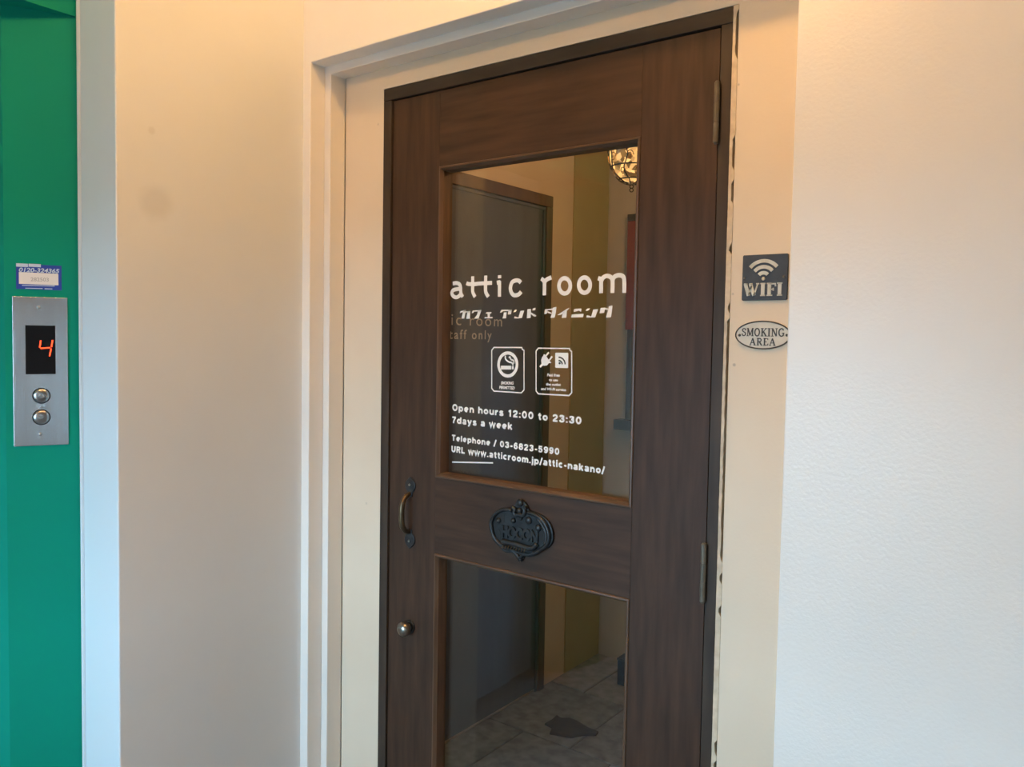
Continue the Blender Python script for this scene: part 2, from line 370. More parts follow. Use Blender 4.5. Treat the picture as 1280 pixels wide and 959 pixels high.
# ================================================================== THE DOOR FRAME
fr = empty('trim_4', (0.44, 0, 0)); structure(fr, 'worn dark brown wooden door frame')
def fpart(name, x0, x1, y0, y1, z0, z1, m, bv=0.0012): return box(name, x0-0.44, x1-0.44, y0, y1, z0, z1, m, fr, bv)
fpart('jamb', 0.0, 0.0263, -0.001, 0.10, 0, 2.0105, 'frame_v')
fpart('jamb', 0.8580, 0.880, -0.001, 0.10, 0, 2.0105, 'frame_v')
fpart('head', 0.0, 0.880, -0.001, 0.10, 2.0112, 2.0395, 'frame_h')
fpart('stop', 0.0263, 0.040, 0.042, 0.06, 0, 2.0105, 'frame_v'); fpart('stop', 0.844, 0.8575, 0.042, 0.06, 0, 2.0105, 'frame_v')
fpart('stop', 0.040, 0.844, 0.042, 0.06, 1.998, 2.0112, 'frame_h'); fpart('threshold', 0.0263, 0.8575, 0.0, 0.11, 0, 0.012, 'frame_h')
# caulk bead on the hinge side: broken, with open gaps against the plaster
gaps = [(2.0307, 1.9444), (1.8097, 1.7574), (1.7277, 1.6908), (1.6225, 1.6025), (1.5152, 1.4951), (1.4836, 1.0458), (1.0236, 1.0014), (0.9568, 0.9449), (0.7094, 0.6837), (0.6686, 0.62)]
bm = bmesh.new(); z = 0.02; prev = None
while z < 2.04:
    ingap = any(b <= z <= a for a, b in gaps)
    e = 0.8852 + random.uniform(-0.0008, 0.0008) if ingap else 0.8898
    e0 = 0.8800
    ring = [bm.verts.new((x-0.44, y, z)) for x, y in ((e0, -0.0012+random.uniform(-0.0004, 0.0004)), (e, -0.0012 if not ingap else -0.0008), (e, 0.012), (e0, 0.012))]
    if prev:
        for j in range(4): bm.faces.new((prev[j], prev[(j+1) % 4], ring[(j+1) % 4], ring[j]))
    prev = ring; z += 0.006 + random.uniform(0, 0.003)
from_bm('caulk', bm, 'caulk', fr)
fpart('gap_backing', 0.880, 0.8895, 0.02, 0.03, 0, 2.04, 'dark', 0)

# ================================================================== THE DOOR
DX = 0.442
dr = empty('door_1', (DX, 0.004, 0)); structure(dr, 'dark wooden door with two glass panes and white lettering')
LX0, LX1, LZ1 = 0.0287, 0.8552, 2.0083
A0, A1 = 0.1795, 0.6995             # panel opening, left and right
PU = (1.1135, 1.8360); PLW = (0.25, 0.9325)
YF, YB = 0.004, 0.040
def dpart(name, x0, x1, y0, y1, z0, z1, m, parent=dr, bv=0.0008):
    return box(name, x0-DX, x1-DX, y0-0.004, y1-0.004, z0, z1, m, parent, bv)
dpart('stile', LX0, A0, YF, YB, 0.012, LZ1, 'wood_v'); dpart('stile', A1, LX1, YF, YB, 0.012, LZ1, 'wood_v')
dpart('rail', A0, A1, YF, YB, PU[1], LZ1, 'wood_h'); dpart('rail', A0, A1, YF, YB, PLW[1], PU[0], 'wood_h'); dpart('rail', A0, A1, YF, YB, 0.012, PLW[0], 'wood_h')
YG = 0.030
def bead_ring(z0, z1):
    prof = [(0.0, 0.034), (0.0, 0.0035), (0.0012, 0.0015), (0.0042, 0.0012), (0.0062, 0.0035), (0.0085, 0.007), (0.0100, 0.0085), (0.0100, 0.0298), (0.0100, 0.034)]
    C4 = [(A0, z0, 1, 1), (A1, z0, -1, 1), (A1, z1, -1, -1), (A0, z1, 1, -1)]
    for k in range(4):
        a, b = C4[k], C4[(k+1) % 4]; bm = bmesh.new()
        ra = [bm.verts.new((a[0]+a[2]*o-DX, y-0.004, a[1]+a[3]*o)) for o, y in prof]
        rb = [bm.verts.new((b[0]+b[2]*o-DX, y-0.004, b[1]+b[3]*o)) for o, y in prof]
        n = len(prof)
        for j in range(n): bm.faces.new((ra[j], ra[(j+1) % n], rb[(j+1) % n], rb[j]))
        bm.faces.new(ra[::-1]); bm.faces.new(rb)
        from_bm('glazing_bead', bm, 'bead_h' if k % 2 == 0 else 'bead_v', dr)
bead_ring(*PU); bead_ring(*PLW)
pu = dpart('glass_pane', A0+0.006, A1-0.006, YG, YG+0.004, PU[0]+0.006, PU[1]-0.006, 'glass', bv=0)
pl_ = dpart('glass_pane', A0+0.006, A1-0.006, YG, YG+0.004, PLW[0]+0.006, PLW[1]-0.006, 'glass', bv=0)
for z0, z1 in (PU, PLW):            # inner beads that hold the panes from behind
    dpart('inner_bead', A0, A0+0.009, 0.0345, YB, z0, z1, 'bead_v', bv=0); dpart('inner_bead', A1-0.009, A1, 0.0345, YB, z0, z1, 'bead_v', bv=0)
    dpart('inner_bead', A0+0.009, A1-0.009, 0.0345, YB, z0, z0+0.009, 'bead_h', bv=0); dpart('inner_bead', A0+0.009, A1-0.009, 0.0345, YB, z1-0.009, z1, 'bead_h', bv=0)

# ---- lettering on the upper pane: built in pane coordinates
YT = YG-0.0002
def Gp(u, v):
    p = onY(u, v, YT); return (p.x-DX, p.z)
def zm(x0, y0, s): return lambda pts: [Gp(x0+a/s, y0+b/s) for a, b in pts]
def finish(name, bm): return from_bm(name, bm, 'vinyl', pu)
YL = YT-0.004
# 'attic room' in round ended strokes
T1 = zm(555, 330, 10.667); T2 = zm(670, 330, 10.667)
HW = 0.0045
def letters(groups, f, hw, y=YL, th=0.0003):
    bm = bmesh.new()
    for i_, (pts, sm) in enumerate(groups):
        q = f(pts)
        if sm: q = smooth_pts(q, 5)
        stroke(bm, q, hw, y, th+0.00004*i_)
    return bm
finish('lettering', letters([
    ([(118, 262), (165, 255), (205, 270), (222, 315), (225, 385), (250, 440)], 1),
    ([(222, 330), (180, 335), (125, 350), (105, 390), (125, 430), (165, 445), (205, 425), (225, 390)], 1),
    ([(383, 165), (383, 300), (385, 375), (415, 440)], 1), ([(557, 155), (555, 290), (558, 375), (592, 438)], 1),
    ([(300, 255), (330, 268), (400, 270), (470, 262), (640, 252)], 1),
    ([(740, 228), (740, 438)], 0), ([(706, 252), (752, 240)], 0), ([(742, 150), (742, 192)], 0),
    ([(1025, 250), (1000, 225), (960, 220), (910, 245), (888, 310), (895, 370), (925, 412), (965, 418), (1005, 400), (1030, 370)], 1),
], T1, HW))
o_pts = lambda cx, cz, rx, rz: [(cx+rx*math.cos(a), cz+rz*math.sin(a)) for a in (2*PI*k/24 for k in range(24))]
bm = letters([
    ([(115, 225), (112, 418)], 0), ([(70, 195), (95, 215), (112, 240)], 1), ([(112, 240), (150, 205), (205, 180)], 1),
    ([(870, 200), (868, 390)], 0), ([(828, 190), (850, 198), (872, 200)], 0), ([(872, 225), (900, 180), (950, 160), (1000, 180), (1022, 225), (1020, 388)], 1),
    ([(1022, 215), (1050, 170), (1105, 150), (1155, 165), (1178, 215), (1178, 385)], 1)], T2, HW)
for cx_, cz_ in ((382, 292), (647, 282)): stroke(bm, T2(o_pts(cx_, cz_, 76, 102)), HW*1.0, YL, 0.0003, closed=True)
finish('lettering', bm)
# katakana line as filled shapes
K1 = zm(555, 375, 10.667); K2 = zm(670, 370, 10.667)
bm = bmesh.new()
def shape(f, pts): prism_y(bm, f(pts), YL-0.0003, YL)
for pts in ([(212, 178), (222, 150), (290, 134), (292, 150), (240, 165)], [(262, 138), (292, 134), (272, 248), (232, 250)], [(312, 158), (352, 152), (345, 250), (298, 252)], [(280, 155), (352, 148), (352, 165), (280, 168)],
            [(370, 178), (384, 142), (500, 134), (490, 152), (402, 156), (392, 172)], [(455, 140), (500, 134), (462, 248), (402, 250), (440, 200)],
            [(555, 182), (572, 164), (635, 162), (628, 182)], [(582, 180), (612, 178), (612, 232), (585, 234)], [(538, 246), (548, 230), (650, 228), (645, 244)],
            [(745, 170), (768, 132), (905, 130), (900, 146), (790, 148), (770, 166)], [(860, 134), (905, 130), (895, 192), (852, 196)], [(798, 168), (836, 165), (828, 246), (780, 248), (794, 205)],
            [(925, 165), (945, 134), (972, 130), (955, 160)], [(1020, 146), (1070, 142), (1040, 240), (990, 246)], [(935, 246), (945, 218), (968, 228), (1000, 236), (1000, 247)],
            [(1112, 125), (1162, 120), (1155, 240), (1105, 245)], [(1160, 165), (1232, 208), (1225, 222), (1200, 220), (1160, 190)], [(1185, 115), (1222, 105), (1215, 138), (1180, 142)]):
    shape(K1, pts)
for pts in ([(120, 180), (150, 172), (158, 215), (140, 240), (112, 242)], [(120, 180), (222, 168), (222, 185), (150, 192)], [(222, 158), (275, 145), (262, 240), (248, 290), (192, 292), (212, 240)], [(160, 205), (210, 225), (204, 240), (160, 228)],
            [(285, 255), (420, 168), (452, 162), (400, 205), (330, 252)], [(360, 215), (412, 200), (405, 290), (342, 294)],
            [(505, 182), (520, 172), (606, 168), (602, 214), (575, 196), (505, 214)], [(478, 248), (635, 238), (628, 284), (470, 288)],
            [(662, 200), (682, 170), (722, 164), (712, 184), (690, 196)], [(765, 182), (830, 176), (790, 285), (732, 288)], [(670, 288), (680, 258), (700, 262), (735, 274), (735, 288)],
            [(848, 232), (862, 160), (925, 156), (908, 225)], [(920, 162), (972, 168), (965, 188), (915, 182)], [(972, 138), (1022, 128), (1002, 284), (932, 288), (958, 210)]):
    shape(K2, pts)
finish('lettering', bm)
# lines of small bold print, in a wide heavy sans drawn as strokes
def el(cx, cy, rx, ry, a0, a1, n=14): return arc(cx, cy, rx, ry, a0, a1, n)
ring_ = el(0.37, 0.37, 0.26, 0.27, 0, 360, 20)
arch_ = [(0.11, 0.40)]+el(0.36, 0.40, 0.25, 0.24, 165, 0, 8)+[(0.61, 0.0)]
def zero(cx=0.39): return el(cx, 0.5, 0.27, 0.40, 0, 360, 22)
SANS = {
 'o': (0.74, [ring_]), 'c': (0.70, [el(0.37, 0.37, 0.26, 0.27, 45, 315)]), 'e': (0.74, [[(0.11, 0.37), (0.63, 0.37)], el(0.37, 0.37, 0.26, 0.27, 0, 310)]),
 'a': (0.72, [[(0.12, 0.53), (0.17, 0.61)]+el(0.36, 0.46, 0.22, 0.19, 115, 0, 6)+[(0.58, 0.0)], el(0.34, 0.21, 0.23, 0.12, 0, 360, 14)]),
 'n': (0.72, [[(0.11, 0), (0.11, 0.74)], arch_]), 'h': (0.72, [[(0.11, 0), (0.11, 1.0)], arch_]),
 'm': (1.08, [[(0.11, 0), (0.11, 0.74)], [(0.11, 0.42)]+el(0.325, 0.42, 0.215, 0.22, 165, 0, 8)+[(0.54, 0)], [(0.54, 0.42)]+el(0.755, 0.42, 0.215, 0.22, 165, 0, 8)+[(0.97, 0)]]),
 'r': (0.50, [[(0.11, 0), (0.11, 0.74)], [(0.11, 0.38), (0.18, 0.54), (0.32, 0.63), (0.47, 0.64)]]),
 'u': (0.72, [[(0.61, 0.74), (0.61, 0.0)], [(0.11, 0.74), (0.11, 0.34)]+el(0.36, 0.34, 0.25, 0.24, 195, 345, 8)]),
 't': (0.46, [[(0.21, 0.95), (0.21, 0.24), (0.27, 0.12), (0.43, 0.10)], [(0.0, 0.66), (0.43, 0.66)]]),
 'p': (0.76, [[(0.11, 0.74), (0.11, -0.24)], el(0.39, 0.37, 0.26, 0.27, 0, 360, 20)]), 'd': (0.76, [[(0.65, 0), (0.65, 1.0)], el(0.37, 0.37, 0.26, 0.27, 0, 360, 20)]),
 'k': (0.70, [[(0.11, 0), (0.11, 1.0)], [(0.14, 0.28), (0.58, 0.74)], [(0.30, 0.44), (0.62, 0.0)]]), 'l': (0.24, [[(0.12, 0), (0.12, 1.0)]]),
 'i': (0.24, [[(0.12, 0), (0.12, 0.74)], [(0.12, 0.85), (0.12, 1.04)]]), 'j': (0.28, [[(0.16, 0.74), (0.16, -0.08), (0.10, -0.15), (-0.02, -0.16)], [(0.16, 0.85), (0.16, 1.04)]]),
 's': (0.66, [[(0.56, 0.53), (0.48, 0.62), (0.33, 0.645), (0.18, 0.61), (0.13, 0.52), (0.22, 0.42), (0.40, 0.36), (0.54, 0.28), (0.54, 0.16), (0.44, 0.10), (0.32, 0.095), (0.17, 0.12), (0.09, 0.23)]]),
 'w': (1.02, [[(0.06, 0.74), (0.28, 0.03), (0.51, 0.70), (0.74, 0.03), (0.96, 0.74)]]), 'y': (0.70, [[(0.06, 0.74), (0.35, 0.04)], [(0.64, 0.74), (0.30, -0.10), (0.20, -0.16), (0.08, -0.15)]]),
 'T': (0.76, [[(0.38, 0), (0.38, 0.95)], [(0.02, 0.90), (0.74, 0.90)]]), 'U': (0.82, [[(0.12, 1.0), (0.12, 0.36)]+el(0.41, 0.36, 0.29, 0.26, 190, 350, 8)+[(0.70, 0.36), (0.70, 1.0)]]),
 'R': (0.80, [[(0.12, 0), (0.12, 1.0)], [(0.12, 0.90), (0.48, 0.90), (0.64, 0.82), (0.66, 0.70), (0.62, 0.56), (0.48, 0.50), (0.12, 0.50)], [(0.44, 0.48), (0.70, 0.0)]]),
 'L': (0.66, [[(0.12, 1.0), (0.12, 0.0)], [(0.02, 0.10), (0.66, 0.10)]]), 'O': (0.90, [el(0.45, 0.5, 0.34, 0.40, 0, 360, 22)]),
 '0': (0.78, [zero()]), '1': (0.58, [[(0.36, 0), (0.36, 1.0)], [(0.10, 0.72), (0.24, 0.78), (0.36, 0.92)]]),
 '2': (0.76, [[(0.11, 0.66), (0.16, 0.82), (0.36, 0.90), (0.58, 0.82), (0.62, 0.66), (0.50, 0.48), (0.26, 0.30), (0.12, 0.12)], [(0.05, 0.10), (0.70, 0.10)]]),
 '3': (0.76, [[(0.11, 0.72), (0.20, 0.86), (0.38, 0.90), (0.58, 0.82), (0.58, 0.62), (0.36, 0.53)], [(0.30, 0.53), (0.54, 0.48), (0.64, 0.32), (0.58, 0.16), (0.38, 0.09), (0.18, 0.14), (0.09, 0.30)]]),
 '5': (0.76, [[(0.66, 0.90), (0.20, 0.90), (0.14, 0.48)], [(0.14, 0.48), (0.28, 0.57), (0.46, 0.57), (0.62, 0.46), (0.64, 0.30), (0.54, 0.14), (0.36, 0.09), (0.18, 0.14), (0.10, 0.27)]]),
 '6': (0.76, [el(0.38, 0.33, 0.26, 0.23, 0, 360, 18), [(0.62, 0.76), (0.50, 0.88), (0.36, 0.90), (0.20, 0.78), (0.12, 0.55), (0.12, 0.34)]]),
 '9': (0.76, [el(0.38, 0.67, 0.26, 0.23, 0, 360, 18), [(0.14, 0.24), (0.26, 0.12), (0.40, 0.10), (0.56, 0.22), (0.64, 0.45), (0.64, 0.66)]]),
 '7': (0.70, [[(0.04, 0.90), (0.66, 0.90)], [(0.62, 0.88), (0.42, 0.60), (0.30, 0.30), (0.26, 0.0)]]),
 '8': (0.76, [el(0.38, 0.71, 0.23, 0.19, 0, 360, 16), el(0.38, 0.30, 0.27, 0.21, 0, 360, 18)]),
 ':': (0.26, [[(0.13, 0.0), (0.13, 0.20)], [(0.13, 0.52), (0.13, 0.72)]]), '.': (0.26, [[(0.13, 0.0), (0.13, 0.20)]]),
 '/': (0.42, [[(0.02, -0.08), (0.40, 1.06)]]), '-': (0.46, [[(0.04, 0.36), (0.42, 0.36)]]), ' ': (0.36, []),
}
TB = lambda u, v: Gp(550+u/5.565, 490+v/5.565)
def line(body, a, b, top):
    p0, p1 = Vector(TB(*a)), Vector(TB(*b)); cap = TB(a[0], top)[1]-p0.y; gap = 0.17
    tot = sum(SANS[c][0] for c in body)+gap*(len(body)-1); d = (p1-p0)/tot; sx = d.length; x = 0; bm = bmesh.new(); q = 0
    for c in body:
        wd, st = SANS[c]
        for pts in st:
            closed = len(pts) > 6 and (Vector(pts[0])-Vector(pts[-1])).length < 1e-4
            P = [tuple(p0+d*(x+px_)+Vector((0, py_*cap))) for px_, py_ in (pts[:-1] if closed else pts)]
            stroke(bm, P, 0.128*min(sx, cap), YL, 0.0003+0.00003*(q % 5), closed); q += 1
        x += wd+gap
    finish('lettering', bm)
line('Open hours 12:00 to 23:30', (86, 130), (984, 226), 84)
line('7days a week', (84, 216), (503, 263), 171)
line('Telephone / 03-6823-5990', (82, 338), (830, 438), 297)
line('URL www.atticroom.jp/attic-nakano/', (80, 417), (1145, 571), 374)
bm = bmesh.new(); stroke(bm, [TB(85, 488), TB(369, 494)], 0.0015, YL, 0.0003); finish('white_stroke', bm)  # short white stroke below the URL line
# two framed pictograms
Q1 = zm(608, 430, 13.7); Q2 = zm(662, 430, 13.7)
def cut_frame(bm, f, x0, x1, yl0, yr0, yl1, yr1, c=38):
    stroke(bm, f([(x0+c, yl0), (x1-c, yr0), (x1-c*0.8, yr0+c*0.8), (x1, yr0+c*1.3), (x1, yr1-c*1.3), (x1-c*1.2, yr1), (x0+c, yl1), (x0, yl1-c*1.3), (x0, yl0+c*1.3)]), 0.0013, YL, 0.0003, closed=True)
bm = bmesh.new(); cut_frame(bm, Q1, 92, 645, 60, 62, 808, 838)
stroke(bm, Q1(o_pts(367, 352, 158, 198)), 0.0036, YL, 0.0003, closed=True)
stroke(bm, Q1([(250, 405), (425, 407)]), 0.0042, YL, 0.0003); stroke(bm, Q1([(436, 408), (470, 408)]), 0.0036, YL, 0.0003)
stroke(bm, smooth_pts(Q1([(325, 200), (330, 260), (380, 305), (440, 325), (458, 372)]), 4), 0.0017, YL, 0.0003)
stroke(bm, smooth_pts(Q1([(385, 240), (405, 222), (420, 262), (470, 290), (466, 340)]), 4), 0.0017, YL, 0.0003)
finish('pictogram', bm)
bm = bmesh.new(); cut_frame(bm, Q2, 112, 722, 72, 80, 855, 885)
prism_y(bm, Q2([(165, 385), (205, 340), (198, 280), (215, 225), (238, 200), (242, 178), (262, 180), (350, 300), (372, 315), (360, 330), (330, 328), (300, 368), (255, 375), (232, 365), (190, 408)]), YL-0.0003, YL)
stroke(bm, Q2([(278, 208), (330, 145)]), 0.0019, YL, 0.0003); stroke(bm, Q2([(335, 282), (388, 215)]), 0.0019, YL, 0.0003)
prism_y(bm, Q2([(450, 150), (655, 152), (664, 165), (660, 405), (650, 414), (448, 408), (440, 398), (440, 162)]), YL-0.0003, YL)
finish('pictogram', bm)
bm = bmesh.new()
for rx, rz in ((62, 66), (112, 122)): stroke(bm, Q2([(498+rx*math.cos(a), 350-rz*math.sin(a)) for a in (PI/2*k/8 for k in range(9))]), 0.0016, YL-0.0003, 0.0002)
prism_y(bm, Q2([(498+18+18*math.cos(a), 330+20*math.sin(a)) for a in (2*PI*k/12 for k in range(12))]), YL-0.0005, YL-0.0003)
from_bm('signal_mark', bm, 'vinyl_dark', pu)
def small(body, f, x0, x1, y0, y1, top, shear=0.0):
    p0, p1 = f([(x0, y0)])[0], f([(x1, y1)])[0]; cap = f([(x0, top)])[0][1]-p0[1]
    text_on('lettering', body, p0, p1, cap, YL, 'vinyl', pu, 0.03, 1.0, shear=shear)
small('SMOKING', Q1, 248, 462, 692, 698, 640, 0.15); small('PERMITTED', Q1, 220, 482, 768, 782, 716, 0.15)
small('Feel free', Q2, 300, 515, 555, 560, 505, 0.12); small('to use', Q2, 330, 482, 634, 640, 590, 0.12)
small('the outlet', Q2, 280, 532, 710, 720, 664, 0.12); small('and Wi-Fi service', Q2, 195, 622, 788, 810, 740, 0.12)

# ---- pull handle: two spade shaped plates and a bowed grip
hd = empty('pull_handle', (0.10-DX, 0, 0)); hd.parent = dr
def spade(zc, flip, name='mounting_plate'):
    pts = [(0, 0.026), (0.006, 0.021), (0.0125, 0.012), (0.0135, 0.003), (0.010, -0.006), (0.006, -0.010), (0.0055, -0.020), (-0.0055, -0.020), (-0.006, -0.010), (-0.010, -0.006), (-0.0135, 0.003), (-0.0125, 0.012), (-0.006, 0.021)]
    return polyY(name, [(x*1.25, zc+flip*z_*1.05) for x, z_ in pts], -0.0035, 0.0, 'iron', hd, 0.0012)
hz0, hz1 = 1.078, 0.957
for zc, fl in ((hz0, 1), (hz1, -1)):
    p_ = spade(zc, fl)
    bm = bmesh.new(); lathe(bm, [(0.0036, -0.0034), (0.0034, -0.0052), (0.0018, -0.006)], (0, 0, zc+fl*0.008), 'y', 10); from_bm('screw', bm, 'nickel', p_, True)
bm = bmesh.new()
gp = smooth_pts([(0, -0.003, hz0-0.014), (0, -0.018, hz0-0.020), (0, -0.028, hz0-0.034), (0, -0.031, (hz0+hz1)/2), (0, -0.028, hz1+0.034), (0, -0.018, hz1+0.020), (0, -0.003, hz1+0.014)], 6)
tube(bm, gp, [0.0052+0.0018*math.sin(PI*i/(len(gp)-1)) for i in range(len(gp))], 12); from_bm('grip', bm, 'brass_dull', hd, True)
# ---- round knob
kp = onY(504.5, 786.5, -0.018)
bm = bmesh.new(); lathe(bm, [(0.0165, 0.0), (0.0165, -0.002), (0.010, -0.0035)], (kp.x-DX, 0, kp.z), 'y', 24); from_bm('knob_rose', bm, 'iron', dr, True)
bm = bmesh.new(); lathe(bm, [(0.0085, -0.0036), (0.0085, -0.008), (0.0135, -0.011), (0.0175, -0.016), (0.0185, -0.021), (0.0172, -0.027), (0.0125, -0.032), (0.006, -0.0345), (0.001, -0.035)], (kp.x-DX, 0, kp.z), 'y', 24)
from_bm('round_knob', bm, 'nickel', dr, True)
# ---- hinges
for zt, zb in ((1.909, 1.801), (1.0718, 0.963)):
    bm = bmesh.new(); n = 3; hh = (zt-zb)/n
    prof = []
    for i in range(n): prof += [(0.0046, zb+i*hh+0.0004), (0.0052, zb+i*hh+0.001), (0.0052, zb+(i+1)*hh-0.001), (0.0046, zb+(i+1)*hh-0.0004)]
    lathe(bm, [(0.003, zb-0.002)]+prof+[(0.003, zt+0.002)], (0.8562-DX, -0.0115, 0), 'z', 14)
    hg = from_bm('hinge', bm, 'hinge', dr, True); hg.data.polygons.foreach_set('use_smooth', [False]*len(hg.data.polygons))
    box('hinge_leaf', 0.8554-DX, 0.8572-DX, -0.009, 0.03, zb+0.001, zt-0.001, 'hinge', hg)

# ================================================================== CAST IRON PLAQUE
pc = onY(651, 664, 0.0); pz_ = pc.z
pq = empty('door_plaque', (pc.x, 0.004, pc.z))
tag(pq, 'ornate black cast iron oval plaque with raised letters on the door rail', 'plaque')
def PQ(pts): return [(onY(600+a/10.66, 620+b/10.66, -0.006).x-pc.x, onY(600+a/10.66, 620+b/10.66, -0.006).z-pc.z) for a, b in pts]
outl = smooth_pts(PQ([(525, 60), (470, 85), (440, 150), (400, 172), (290, 165), (190, 210), (125, 310), (108, 400), (140, 520), (190, 620), (265, 680), (300, 715), (380, 735), (450, 770), (500, 800), (530, 872), (575, 815), (640, 825), (720, 805), (790, 745), (870, 715), (935, 650), (962, 560), (945, 450), (900, 350), (820, 275), (720, 222), (640, 195), (610, 130), (575, 85)]), 4, closed=True)
polyY('backplate', outl, -0.007, 0.0, 'iron', pq, 0.0015)
def ptube(name, pts, r, y, closed=False, m='iron', n=8, parent=pq):
    bm = bmesh.new(); tube(bm, [(a, y, b) for a, b in smooth_pts(PQ(pts), 4, closed)], r, n, closed); return from_bm(name, bm, m, parent, True)
ptube('rim', [(420, 195), (300, 185), (205, 240), (150, 330), (150, 430), (190, 560), (270, 650), (380, 705), (530, 760), (680, 780), (800, 720), (880, 660), (915, 560), (895, 440), (830, 330), (720, 250), (630, 225)], 0.0045, -0.009)
ptube('inner_rim', [(860, 640), (885, 560), (870, 460), (820, 370), (770, 310)], 0.004, -0.010)
ptube('scroll', [(430, 150), (470, 180), (455, 220), (480, 260), (530, 250), (570, 260), (600, 215), (590, 170), (620, 150)], 0.0042, -0.011)
ptube('ribbon', [(300, 600), (380, 625), (480, 645), (580, 680), (690, 700), (760, 640)], 0.006, -0.0105)
ptube('lower_scroll', [(300, 700), (360, 735), (430, 735), (480, 770), (530, 830), (570, 780), (640, 790), (720, 760)], 0.004, -0.010)
for a, b, r_ in ((525, 92, 0.0085), (520, 200, 0.007), (640, 330, 0.0085), (440, 330, 0.006), (530, 845, 0.006), (240, 330, 0.007), (770, 430, 0.008), (540, 300, 0.0045)):
    (x_, z_), = PQ([(a, b)]); bm = bmesh.new()
    lathe(bm, [(r_, 0), (r_, -0.003), (r_*0.8, -0.005), (r_*0.45, -0.0065), (r_*0.12, -0.0068)], (x_, -0.0065, z_), 'y', 14); from_bm('rosette', bm, 'iron', pq, True)
(a0, a1) = PQ([(285, 540), (770, 620)]); cap = PQ([(285, 390)])[0][1]-a0[1]
text_on('raised_lettering', 'HOCON', a0, a1, cap, -0.0068, 'iron', pq, 0.05, 0.95, th=0.0045)
for pts in ([(200, 330), (225, 265), (290, 225), (320, 300), (300, 375), (235, 390), (190, 440)], [(200, 470), (240, 440), (265, 520), (255, 610), (215, 560)], [(745, 395), (800, 400), (835, 500), (815, 590), (775, 540), (750, 470)]):
    polyY('recess_shade', smooth_pts(PQ(pts), 3, True), -0.0074, -0.0068, 'dark', pq)  # flat dark patches paint the shade of the plaque's recesses
for k in range(9):
    t = k/8; (x_, z_), = PQ([(330+t*290, 665+t*55)])
    bm = bmesh.new(); tube(bm, [(x_-0.002, -0.0165, z_-0.004), (x_+0.0015, -0.0165, z_+0.004)], 0.0012, 6); from_bm('worn_mark', bm, 'brass_dull', pq)

# ================================================================== SIGNS ON THE PLASTER
SERIF = {
 'W': (1.30, [([(0.12, 1), (0.42, 0)], 1), ([(0.42, 0), (0.66, 0.85)], 0), ([(0.56, 1), (0.88, 0)], 1), ([(0.88, 0), (1.18, 1)], 0)], [(0.0, 0.3, 1), (0.46, 0.72, 1), (1.04, 1.30, 1)]),
 'I': (0.46, [([(0.23, 0), (0.23, 1)], 1)], [(0.02, 0.44, 0), (0.02, 0.44, 1)]),
 'F': (0.78, [([(0.24, 0), (0.24, 1)], 1), ([(0.24, 0.96), (0.72, 0.96), (0.76, 0.74)], 0), ([(0.24, 0.5), (0.55, 0.5)], 0), ([(0.56, 0.38), (0.56, 0.62)], 0)], [(0.02, 0.5, 0), (0.02, 0.4, 1)]),
 'S': (0.68, [([(0.58, 0.72), (0.56, 0.9), (0.34, 0.98), (0.13, 0.86), (0.15, 0.66), (0.36, 0.52), (0.56, 0.38), (0.58, 0.16), (0.36, 0.02), (0.13, 0.1), (0.09, 0.3)], 0.6)], []),
 'M': (1.05, [([(0.16, 0), (0.18, 1)], 0), ([(0.18, 1), (0.52, 0.05)], 1), ([(0.52, 0.05), (0.85, 1)], 0), ([(0.88, 1), (0.88, 0)], 1)], [(0.0, 0.32, 0), (0.02, 0.3, 1), (0.7, 1.05, 0), (0.78, 1.03, 1)]),
 'O': (0.88, [([(0.44+0.34*math.sin(2*PI*k/16), 0.5+0.5*math.cos(2*PI*k/16)) for k in range(17)], 0.8)], []),
 'K': (0.92, [([(0.22, 0), (0.22, 1)], 1), ([(0.25, 0.42), (0.76, 0.98)], 0), ([(0.4, 0.58), (0.78, 0.02)], 1)], [(0.03, 0.42, 0), (0.03, 0.42, 1), (0.6, 0.94, 0), (0.6, 0.92, 1)]),
 'N': (0.95, [([(0.18, 0), (0.18, 1)], 0), ([(0.18, 1), (0.76, 0)], 1), ([(0.78, 0), (0.78, 1)], 0)], [(0.02, 0.36, 0), (0.02, 0.3, 1), (0.62, 0.95, 1)]),
 'G': (0.90, [([(0.74, 0.75), (0.66, 0.94), (0.42, 1.0), (0.17, 0.82), (0.11, 0.5), (0.18, 0.18), (0.42, 0.0), (0.66, 0.06), (0.74, 0.14), (0.74, 0.42)], 0.7)], [(0.55, 0.9, 0.42)]),
 'A': (0.95, [([(0.14, 0), (0.46, 1)], 0), ([(0.46, 1), (0.80, 0)], 1), ([(0.27, 0.35), (0.67, 0.35)], 0)], [(0.0, 0.3, 0), (0.62, 0.96, 0)]),
 'R': (0.88, [([(0.22, 0), (0.22, 1)], 1), ([(0.22, 0.97), (0.5, 0.97), (0.66, 0.86), (0.66, 0.64), (0.5, 0.52), (0.22, 0.5)], 0.5), ([(0.44, 0.5), (0.74, 0.02)], 1)], [(0.03, 0.42, 0), (0.03, 0.4, 1), (0.62, 0.9, 0)]),
 'E': (0.80, [([(0.22, 0), (0.22, 1)], 1), ([(0.22, 0.96), (0.68, 0.96), (0.70, 0.76)], 0), ([(0.22, 0.5), (0.54, 0.5)], 0), ([(0.22, 0.04), (0.70, 0.04), (0.74, 0.26)], 0)], [(0.03, 0.4, 0), (0.03, 0.4, 1)]),
}
